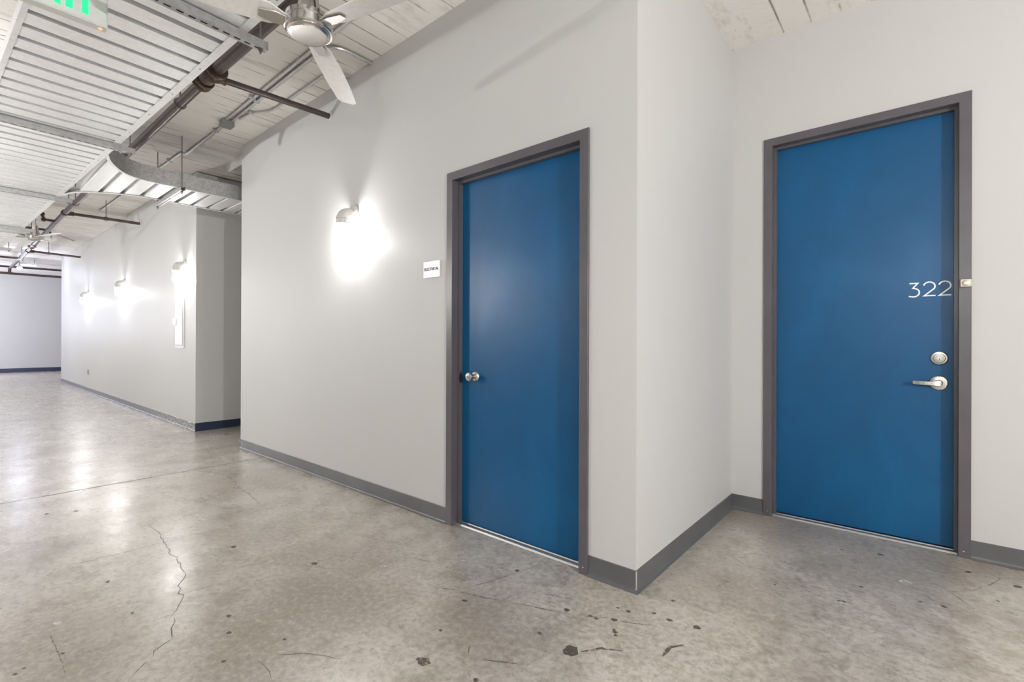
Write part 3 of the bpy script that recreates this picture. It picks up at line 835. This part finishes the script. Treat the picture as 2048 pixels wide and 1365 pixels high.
# only keep points where the height or the outline changes
keep = [prof[0]]
for i in range(1, len(prof)-1):
    if prof[i][1] != prof[i-1][1] or prof[i][1] != prof[i+1][1] or (prof[i][0] < -.5 and i % 5 == 0): keep.append(prof[i])
keep.append(prof[-1])
bm = BM()
A = [bm.verts.new((lerp_tab(FAR, y)+.004, y, z+.001)) for y, z in keep]; B = [bm.verts.new((lerp_tab(NEAR, y)-.004, y, z+.001)) for y, z in keep]
for i in range(len(keep)-1): bm.faces.new((A[i], B[i], B[i+1], A[i+1]))
o = obj('corrugated_sheet', bm, DECK, br, smooth=0); md = o.modifiers.new('solid', 'SOLIDIFY'); md.thickness = .0012
def band(tab, z0, z1, th, off, y_end, flange):
    bm = BM()
    pts = [(x, y) for y, x in tab if y < y_end] + [(lerp_tab(tab, y_end), y_end)]
    dense = []
    for (xa, ya), (xb, yb) in zip(pts[:-1], pts[1:]):
        n = max(1, int(math.hypot(xb-xa, yb-ya)/.03)) if ya < -.6 else 1
        dense += [(xa+(xb-xa)*k/n, ya+(yb-ya)*k/n) for k in range(n)]
    dense.append(pts[-1])
    def sweep(o0, o1, a, b):
        R = []
        for i, (x, y) in enumerate(dense):
            xa, ya = dense[max(0, i-1)]; xb, yb = dense[min(len(dense)-1, i+1)]
            t = Vector((xb-xa, yb-ya)).normalized(); n = Vector((t.y, -t.x))
            R.append([bm.verts.new((x+n.x*o, y+n.y*o, z)) for o, z in ((o0, a), (o1, a), (o1, b), (o0, b))])
        for p, q in zip(R[:-1], R[1:]):
            for k in range(4): bm.faces.new((p[k], p[(k+1) % 4], q[(k+1) % 4], q[k]))
        bm.faces.new(R[0]); bm.faces.new(R[-1][::-1])
    sweep(0, th, z0, z1)
    return bm, sweep
bm, sw = band(NEAR, ZD-.003, ZD+.150, .0025, 0, 4.6, 1); obj('curved_fascia', bm, FASCIA, br, smooth=30, label='spangled curved edge band')
bm, sw = band(NEAR, 0, 0, .001, 0, 4.6, 1); bm.free()
def flange(tab, o0, o1, name, mat):
    b, sweep = band(tab, ZD-.0052, ZD-.0032, .0025, 0, 4.6, 1); b.free()
    bm = BM()
    pts = [(x, y) for y, x in tab if y < 4.6] + [(lerp_tab(tab, 4.6), 4.6)]
    dense = []
    for (xa, ya), (xb, yb) in zip(pts[:-1], pts[1:]):
        n = max(1, int(math.hypot(xb-xa, yb-ya)/.03)) if ya < -.6 else 1
        dense += [(xa+(xb-xa)*k/n, ya+(yb-ya)*k/n) for k in range(n)]
    dense.append(pts[-1]); R = []
    for i, (x, y) in enumerate(dense):
        xa, ya = dense[max(0, i-1)]; xb, yb = dense[min(len(dense)-1, i+1)]
        t = Vector((xb-xa, yb-ya)).normalized(); n = Vector((t.y, -t.x))
        R.append([bm.verts.new((x+n.x*o, y+n.y*o, z)) for o, z in ((o0, ZD-.0052), (o1, ZD-.0052), (o1, ZD-.0032), (o0, ZD-.0032))])
    for p, q in zip(R[:-1], R[1:]):
        for k in range(4): bm.faces.new((p[k], p[(k+1) % 4], q[(k+1) % 4], q[k]))
    bm.faces.new(R[0]); bm.faces.new(R[-1][::-1])
    obj(name, bm, mat, br, smooth=0)
flange(NEAR, -.022, .0025, 'bottom_flange', TRIMW)
flange(FAR, -.003, .026, 'bottom_flange', TRIMW)
bm, sw = band(FAR, ZD-.003, ZD+.06, -.0025, 0, 4.6, 1); obj('edge_band', bm, FASCIA, br, smooth=30)
bm = BM(); box(bm, -4.7392, -4.7368, -.645, -.565, ZD+.002, ZD+.148)
sp_ = obj('splice_plate', bm, FASCIA, br, smooth=0)
bm = BM(); box(bm, -4.7392, -4.7362, -.470, -.458, ZD+.001, ZD+.149); obj('seam_strip', bm, STRUT, br, smooth=0)
for yy in (-.632, -.578):
    for zz in (.02, .075, .13):
        bm = BM(); lathe(bm, [(.004, 0), (.0035, .002), (0, .0028)], (-4.7368, yy, ZD+zz), (1, 0, 0), 8); obj('screw', bm, ROD, sp_)
ts = thing('strut_channel', 'slotted galvanised channel hanging the curved deck branch', 'strut channel', (-5.08, -.49, ZD-.046), 'channels hanging the corrugated deck')
bm = BM(); strut(bm, lambda u, v, z: (v, -.49+u, z), -5.60, -4.655, ZD-.0055)
obj('channel', bm, STRUT, ts, smooth=0)
rod_parts(ts, -4.70, -.49, ZD-.075, ZA-.001, ZD-.047); rod_parts(ts, -5.555, -.49, ZD-.075, ceil_z(-5.5)-.001, ZD-.047)

# ------------------------------------------------------------------ sprinkler pipework
pipe = thing('sprinkler_pipe', 'dark rusty sprinkler main with side branches hung along the deck edge', 'pipe', (-2.7, -.872, 2.94))
def PY_(x):  # main axis
    tab = [(-19.0, -.86, 3.16), (-13.84, -.868, 3.082), (-8.6, -.897, 3.010), (-2.7, -.872, 2.942), (4.1, -.74, 2.90)]
    for (x0, y0, z0), (x1, y1, z1) in zip(tab[:-1], tab[1:]):
        if x0 <= x <= x1:
            k = (x-x0)/(x1-x0); return (x, y0+(y1-y0)*k, z0+(z1-z0)*k)
    return (x, tab[-1][1], tab[-1][2])
bm = BM(); tube(bm, [PY_(x) for x in (4.1, 1, -1, -2.70)], .041, 20); obj('main_pipe', bm, PIPE, pipe, label='thicker near length of pipe')
bm = BM(); tube(bm, [PY_(x) for x in (-2.70, -5, -8.6, -11, -13.84, -15.9, -18.6)], .0335, 18); obj('main_pipe', bm, PIPE, pipe)
def coupling(x, r, w, par):
    bm = BM(); c = Vector(PY_(x)); ax = (Vector(PY_(x+.2)) - c).normalized()
    lathe(bm, [(r*.9, -w/2), (r*1.40, -w/2), (r*1.58, -w/2+w*.10), (r*1.54, -w*.26), (r*1.22, -w*.16), (r*1.22, w*.16), (r*1.54, w*.26), (r*1.58, w/2-w*.10), (r*1.40, w/2), (r*.9, w/2)], c, ax, 24)
    return obj('coupling', bm, RUST, par)
cp = coupling(-2.61, .044, .085, pipe)
bm = BM(); c = Vector(PY_(-2.715)); ax = (Vector(PY_(-2.6)) - Vector(PY_(-2.7))).normalized()
lathe(bm, [(.036, -.055), (.046, -.055), (.049, -.045), (.049, .03), (.046, .045), (.036, .045)], c, ax, 24); obj('tee_fitting', bm, RUST, pipe)
coupling(-2.825, .039, .080, pipe)
for x, s in ((-2.585, 1), (-2.64, -1)):
    c = Vector(PY_(-2.61)); bm = BM(); lathe(bm, [(0, 0), (.011, 0), (.011, .02), (.006, .021), (.006, .03), (0, .03)], c + Vector((0, .052*1, .015*s)), (1*s, 0, 0), 6); obj('clamp_bolt', bm, RUST, cp)
def branch(x, y_end, r, zend, ring=True):
    a = Vector(PY_(x)); b = Vector((x, y_end, zend))
    bm = BM(); tube(bm, [a + (b-a).normalized()*.03, b], r, 14)
    bp = obj('branch_pipe', bm, PIPE, pipe)
    d = (b-a).normalized(); bm = BM()
    lathe(bm, [(r*1.0, .030), (r*1.55, .032), (r*1.6, .05), (r*1.45, .058), (r*1.35, .085), (r*1.5, .088), (r*1.5, .098), (r*1.0, .10)], a, d, 18)
    obj('reducer', bm, RUST, bp, label='rusty threaded fitting')
    if x < -3:
        bm = BM(); mx = (Vector(PY_(x+.1))-a).normalized(); lathe(bm, [(.034, -.05), (.043, -.048), (.046, -.03), (.046, .03), (.043, .048), (.034, .05)], a, mx, 18); obj('tee_fitting', bm, RUST, bp)
    if ring:
        bm = BM(); lathe(bm, [(r*1.02, 0), (r*1.55, 0), (r*1.5, .004), (r*1.1, .006), (r*1.02, .006)], b + Vector((0, -.0005, 0)), (0, -1, 0), 20); obj('escutcheon', bm, SPRK_RING, bp, label='white wall ring')
    return bp
branch(-2.705, -.001, .0225, 2.978)
b2 = branch(-8.60, -.001, .0225, 3.018)
b3 = branch(-13.84, -.001, .0225, 3.060)
for bp, x, y, zz in ((b2, -8.60, -.43, 3.013), (b3, -13.84, -.54, 3.07)):
    bm = BM(); tube(bm, [(x, y, zz+.028), (x, y, ceil_z(x)-.001)], .0055, 6)
    n = 20; tube(bm, [(x, y+.030*math.cos(2*PI*k/n), zz+.030*math.sin(2*PI*k/n)) for k in range(n+1)], .004, 6, caps=False)
    obj('pipe_hanger', bm, ROD, bp)
for x in (-3.33, -7.75, -12.6, -15.2):
    c = PY_(x); bm = BM(); tube(bm, [(c[0], c[1], c[2]+.040), (c[0], c[1], ceil_z(x)-.001)], .0055, 6)
    n = 24; tube(bm, [(c[0], c[1]+.039*math.cos(2*PI*k/n), c[2]+.039*math.sin(2*PI*k/n)) for k in range(n+1)], .004, 6, caps=False)
    obj('pipe_hanger', bm, ROD, pipe)
# arm-over pieces on the corridor side of the main
def arm(x, pts, r):
    bm = BM(); tube(bm, fillet(pts, .05), r, 12); o = obj('branch_pipe', bm, PIPE, pipe)
    for p, q in zip(pts[:-1], pts[1:]):
        pass
    for p in pts[1:-1]:
        bm = BM(); bmesh.ops.create_uvsphere(bm, u_segments=14, v_segments=10, radius=r*1.75); bmesh.ops.translate(bm, vec=p, verts=bm.verts); obj('elbow_fitting', bm, RUST, o)
    return o
c = PY_(-9.45); arm(-9.45, [c, (-9.45, -1.04, c[2]), (-9.45, -1.06, c[2]+.085), (-9.45, -1.42, c[2]+.08)], .019)
c = PY_(-10.9)
ao = arm(-10.9, [(-10.9, -2.1, c[2]+.062), (-10.9, -.84, c[2]+.062), (-10.9, -.80, c[2]-.03)], .019)
bm = BM(); lathe(bm, [(.012, 0), (.014, .02), (.006, .022), (.006, .045), (.022, .047), (.022, .050), (0, .051)], (-10.9, -.80, c[2]-.04), (0, 0, -1), 12); obj('sprinkler_head', bm, POLISHED, ao)
c = PY_(-11.5); arm(-11.5, [c, (-11.5, -2.1, c[2]-.03)], .022)
c = PY_(-15.6); arm(-15.6, [c, (-15.6, -2.4, c[2]+.01)], .024)
# far cross mains near the end of the corridor
bm = BM(); tube(bm, [(-18.6, -2.3, 3.015), (-18.6, 1.2, 3.022)], .033, 12); obj('cross_pipe', bm, PIPE, pipe)
bm = BM(); tube(bm, [(-18.6, -.86, 3.16), (-18.6, -.86, 3.02)], .033, 12); obj('drop_pipe', bm, PIPE, pipe)
bm = BM(); tube(bm, [(-19.2, -1.4, 3.26), (-19.2, 1.2, 3.30)], .03, 12); obj('cross_pipe', bm, PIPE, pipe)
bm = BM(); lathe(bm, [(.02, 0), (.062, .01), (.070, .035), (.035, .05), (.03, .075), (.0, .075)], (PY_(-13.05)[0], PY_(-13.05)[1], PY_(-13.05)[2]+.03), (0, 0, -1), 20)
o = obj('valve_body', bm, REDTHING, pipe, label='small dull red fitting on the pipe')

# ------------------------------------------------------------------ conduit and junction box on the ceiling
ZC = ZA-.016
jb = thing('junction_box', 'grey steel junction box on the ceiling between thin conduits', 'junction box', (-3.98, -.322, ZA))
bm = BM(); box(bm, -4.040, -3.925, -.375, -.278, ZA-.050, ZA-.0005); obj('box_body', bm, JBOX, jb, bevel=.004)
bm = BM(); box(bm, -4.044, -3.921, -.379, -.274, ZA-.054, ZA-.0502); obj('box_cover', bm, JBOX, jb, bevel=.002)
def conduit(label, pts, r, straps, rad=.12):
    t = thing('conduit', label, 'conduit', pts[0], 'conduits on the corridor ceiling')
    bm = BM(); tube(bm, fillet(pts, rad, 10), r, 10); obj('conduit_tube', bm, CONDUIT, t)
    for (x, y, z, ax) in straps:
        bm = BM()
        if ax == 'x': box(bm, x-.010, x+.010, y-r-.022, y+r+.004, z-r-.003, z+r+.0035)
        else: box(bm, x-r-.004, x+r+.022, y-.010, y+.010, z-r-.003, z+r+.0035)
        obj('strap', bm, STRUT, t, bevel=.003)
    return t
conduit('straight steel conduit running from the junction box past the near fan', [(-3.92, -.348, ZC), (-2.2, -.366, ZC), (4.1, -.36, ZC)], .0125, [(-3.30, -.357, ZC, 'x'), (-1.3, -.365, ZC, 'x'), (-.4, -.365, ZC, 'x')])
conduit('steel conduit bending from the junction box to the wall top behind fan', [(-3.92, -.304, ZC), (-2.6, -.322, ZC), (-2.11, -.322, ZC), (-2.11, -.002, ZC)], .0125, [(-3.34, -.310, ZC, 'x')], .16)
conduit('thin steel conduit jogging towards the wall above the near wall lamp', [(-3.82, -.275, ZC), (-3.62, -.262, ZC), (-3.44, -.152, ZC), (-2.80, -.148, ZC), (-2.40, -.150, ZC), (-2.40, -.002, ZC)], .009, [(-3.60, -.254, ZC, 'x'), (-3.18, -.15, ZC, 'x')], .09)
conduit('steel conduit leaving the junction box towards the curved deck branch',
        [(-4.045, -.322, ZC), (-5.175, -.322, ZC), (-5.31, -.33, 3.252-.016), (-9.45, -.36, ceil_z(-9.45)-.016)], .0135, [(-4.25, -.322, ZC, 'x'), (-5.7, -.335, ceil_z(-5.7)-.016, 'x')], .05)
conduit('thin flexible cable running along the distant ceiling', [(-11.0, -.80, ceil_z(-11.0)-.014), (-12.4, -.62, ceil_z(-12.4)-.013), (-12.9, -.36, ceil_z(-12.9)-.013), (-13.2, -.2, ceil_z(-13.2)-.013)], .008, [])

# boxed duct over the side passage
du = thing('duct', 'pale boxed duct above the side passage, half hidden behind the wall', 'duct', (-4.6, .13, 3.08))
bm = BM(); box(bm, -5.13, -4.52, .085, .26, 3.09, ZA-.001); obj('duct_body', bm, CEIL, du, bevel=.002, smooth=0)
bm = BM(); box(bm, -5.148, -5.13, .075, .27, 3.08, ZA-.001); obj('end_flange', bm, SCONCE, du, smooth=0)

# ------------------------------------------------------------------ ceiling fans
def make_fan(label):
    t = thing('ceiling_fan', label, 'ceiling fan', (0, 0, 0), 'ceiling fans along the deck edge')
    zc = .724    # ceiling above the hub origin
    bm = BM(); lathe(bm, [(.0, 0), (.070, 0), (.068, .012), (.050, .045), (.018, .060), (.012, .062)], (0, 0, zc), (0, 0, -1), 28); obj('ceiling_canopy', bm, POLISHED, t)
    bm = BM(); tube(bm, [(0, 0, zc-.05), (0, 0, .19)], .0115, 14); obj('down_rod', bm, POLISHED, t)
    bm = BM(); lathe(bm, [(.014, .235), (.030, .232), (.036, .20), (.042, .16), (.055, .115), (.060, .095), (.092, .092), (.097, .088), (.098, .070), (.094, .066), (.094, .058), (.100, .055), (.101, .030), (.097, .026), (.085, .024)], (0, 0, 0), (0, 0, 1), 44)
    h = obj('motor_housing', bm, POLISHED, t)
    bm = BM(); lathe(bm, [(.0, .012), (.070, .012), (.078, .010), (.082, .016), (.090, .020), (.090, .026), (.0, .027)], (0, 0, 0), (0, 0, 1), 44); obj('bottom_cap', bm, NICKEL, t)
    for k in range(3):
        a = FAN_ANGLE + 2*PI*k/3
        R_ = Matrix.Rotation(a, 3, 'Z')
        bm = BM()
        pr = [(.085, -.022, .022), (.16, -.050, .055), (.30, -.062, .062), (.52, -.060, .060), (.655, -.052, .054), (.680, -.030, .034)]
        rows = []
        for r, y0, y1 in pr:
            tw = .22
            rows.append([bm.verts.new(R_ @ Vector((r, y, .048 + y*tw + dz))) for y, dz in ((y0, 0), (y1, 0), (y1, .006), (y0, .006))])
        for p, q in zip(rows[:-1], rows[1:]):
            for j in range(4): bm.faces.new((p[j], p[(j+1) % 4], q[(j+1) % 4], q[j]))
        bm.faces.new(rows[0]); bm.faces.new(rows[-1][::-1])
        b = obj('fan_blade', bm, BLADE, t, bevel=.002, smooth=40)
        bm = BM()
        vs = []
        for r, w in ((.07, .022), (.14, .030), (.20, .018)):
            vs.append([bm.verts.new(R_ @ Vector((r, y, .040 + y*.22 + dz))) for y, dz in ((-w, 0), (w, 0), (w, .005), (-w, .005))])
        for p, q in zip(vs[:-1], vs[1:]):
            for j in range(4): bm.faces.new((p[j], p[(j+1) % 4], q[(j+1) % 4], q[j]))
        bm.faces.new(vs[0]); bm.faces.new(vs[-1][::-1])
        obj('blade_iron', bm, POLISHED, b)
    return t
FAN_ANGLE = math.radians(135)
fan = make_fan('shiny silver ceiling fan with white blades near the viewpoint, above sprinkler branch')
fan.location = (-1.09, -.99, ZA-.725)
f2 = copy_tree(fan); f2.location = (-8.9, -1.185, 3.309-.72); f2['label'] = 'distant small ceiling fan hanging between the deck and far wall'

# ------------------------------------------------------------------ exit sign
ex = thing('exit_sign', 'white exit sign with green letters hanging under the deck', 'exit sign', (-1.755, -1.75, 2.50))
EY0, EY1, EX = -1.925, -1.573, -1.732
bm = BM(); box(bm, EX-.046, EX, EY0, EY1, 2.500, 2.683); obj('housing', bm, m_plain('sign_housing', (.62, .64, .62), .45), ex, bevel=.003)
bm = BM(); box(bm, EX+.0002, EX+.0018, EY0+.006, EY1-.006, 2.507, 2.677); face = obj('face_plate', bm, m_plain('sign_face', (.66, .70, .66), .4), ex, bevel=.0005)
def stroke(bm, pts, w, x):
    for (ya, za), (yb, zb) in zip(pts[:-1], pts[1:]):
        d = Vector((yb-ya, zb-za)).normalized()
        # horizontal ends for the diagonal strokes
        if abs(d.y) > .3 and abs(d.x) > .05:
            hw = w/2*1.15
            q = [(ya-hw, za), (ya+hw, za), (yb+hw, zb), (yb-hw, zb)]
        else:
            n = Vector((-d.y, d.x))*w/2
            q = [(ya+n.x, za+n.y), (ya-n.x, za-n.y), (yb-n.x, zb-n.y), (yb+n.x, zb+n.y)]
        v0 = [bm.verts.new((x, a, b)) for a, b in q]; v1 = [bm.verts.new((x+.0012, a, b)) for a, b in q]
        bm.faces.new(v0); bm.faces.new(v1)
        for k in range(4): bm.faces.new((v0[k], v0[(k+1) % 4], v1[(k+1) % 4], v1[k]))
bm = BM(); Z0, Z1, LW = 2.526, 2.660, .023; X_ = EX+.0019
yT, yI, yX, yE = -1.6485, -1.6985, -1.7555, -1.83
stroke(bm, [(yT, Z0), (yT, Z1-LW)], LW, X_); stroke(bm, [(yT-.036, Z1-LW/2), (yT+.036, Z1-LW/2)], LW, X_)
stroke(bm, [(yI, Z0), (yI, Z1)], LW, X_)
stroke(bm, [(yX-.024, Z0), (yX+.024, Z1)], LW*.85, X_); stroke(bm, [(yX+.024, Z0), (yX-.024, Z1)], LW*.85, X_+.00005)
stroke(bm, [(yE-.020, Z0), (yE-.020, Z1)], LW, X_)
for z in (Z0+LW/2, (Z0+Z1)/2, Z1-LW/2): stroke(bm, [(yE-.009, z), (yE+.030, z)], LW, X_)
obj('lettering', bm, GREEN, ex, smooth=0, label='green letters exit')
bm = BM(); lathe(bm, [(.007, 0), (.006, .004), (0, .006)], (EX-.022, EY1-.022, 2.500), (0, 0, -1), 14); obj('indicator_lamp', bm, REDLED, ex, label='tiny red lamp')
bm = BM(); box(bm, EX-.04, EX-.006, -1.79, -1.70, 2.6832, 2.6850); obj('mounting_plate', bm, WHITE, ex, smooth=0)

# ------------------------------------------------------------------ cool lights at the far end
fl = thing('flood_lamp', 'small cool white flood lamp glaring near the end of the corridor', 'lamp', (-16.0, -.85, 2.90))
bm = BM(); lathe(bm, [(0, 0), (.035, .003), (.05, .03), (.055, .06), (.048, .062), (.042, .05)], (-16.0, -.85, 2.97), (.35, .1, -1), 24); obj('lamp_shell', bm, WHITE, fl)
bm = BM(); lathe(bm, [(0, 0), (.028, .004), (.038, .016), (.028, .030), (0, .036)], (-15.982, -.845, 2.918), (.35, .1, -1), 14, closed_ends=False); obj('led_lens', bm, LED_COOL, fl)
bm = BM(); tube(bm, [(-16.0, -.85, 2.96), (-16.0, -.85, 3.08)], .008, 8); obj('bracket', bm, ROD, fl)
ld = bpy.data.lights.new('led_light', 'POINT'); ld.energy = 14; ld.color = (.72, .78, 1.0); ld.shadow_soft_size = .03
lo = bpy.data.objects.new('led_light', ld); COL.objects.link(lo); lo.parent = fl; lo.location = (.035, .008, -.062)
sl = thing('strip_light', 'long cool white strip light under the far ceiling', 'lamp', (-17.6, -.53, 3.19))
bm = BM(); box(bm, -17.66, -17.54, -.72, -.40, 3.19, 3.25); obj('light_housing', bm, WHITE, sl, bevel=.004)
bm = BM(); tube(bm, [(-17.6, -.70, 3.176), (-17.6, -.42, 3.176)], .013, 10); obj('light_tube', bm, TUBE_COOL, sl)
for y in (-.67, -.45):
    bm = BM(); tube(bm, [(-17.6, y, 3.25), (-17.6, y, 3.4195)], .005, 6); obj('hanger_rod', bm, ROD, sl)

# ------------------------------------------------------------------ world, camera, view
w = bpy.data.worlds.new('World'); S.world = w; w.use_nodes = True
w.node_tree.nodes['Background'].inputs[0].default_value = (.9, .95, 1, 1); w.node_tree.nodes['Background'].inputs[1].default_value = 0.0

f_, yaw, pit, roll = 958.70378, -.70202, .00121, .00358
C_ = Vector((.97356, -2.0277, 1.1387))
F_ = Vector((math.sin(yaw)*math.cos(pit), math.cos(yaw)*math.cos(pit), math.sin(pit)))
R_ = Vector((math.cos(yaw), -math.sin(yaw), 0)); U_ = R_.cross(F_)
R2 = R_*math.cos(roll) + U_*math.sin(roll); U2 = -R_*math.sin(roll) + U_*math.cos(roll)
cd_ = bpy.data.cameras.new('camera'); cam = bpy.data.objects.new('camera', cd_); COL.objects.link(cam)
cd_.sensor_fit = 'HORIZONTAL'; cd_.sensor_width = 36; cd_.lens = f_/2048*36; cd_.clip_start = .05; cd_.clip_end = 200
M = Matrix(((R2.x, U2.x, -F_.x, C_.x), (R2.y, U2.y, -F_.y, C_.y), (R2.z, U2.z, -F_.z, C_.z), (0, 0, 0, 1)))
cam.matrix_world = M
S.camera = cam

S.view_settings.view_transform = 'Standard'; S.view_settings.look = 'None'; S.view_settings.gamma = 1.0
S.view_settings.use_curve_mapping = False
S.view_settings.exposure = 0.68
try:
    S.cycles.use_denoising = True
    S.cycles.max_bounces = 14; S.cycles.diffuse_bounces = 9; S.cycles.glossy_bounces = 5; S.cycles.transparent_max_bounces = 12
    S.cycles.sample_clamp_indirect = 4.0; S.cycles.sample_clamp_direct = 0.0
    S.cycles.caustics_reflective = False; S.cycles.caustics_refractive = False
except Exception as e:
    print(e)
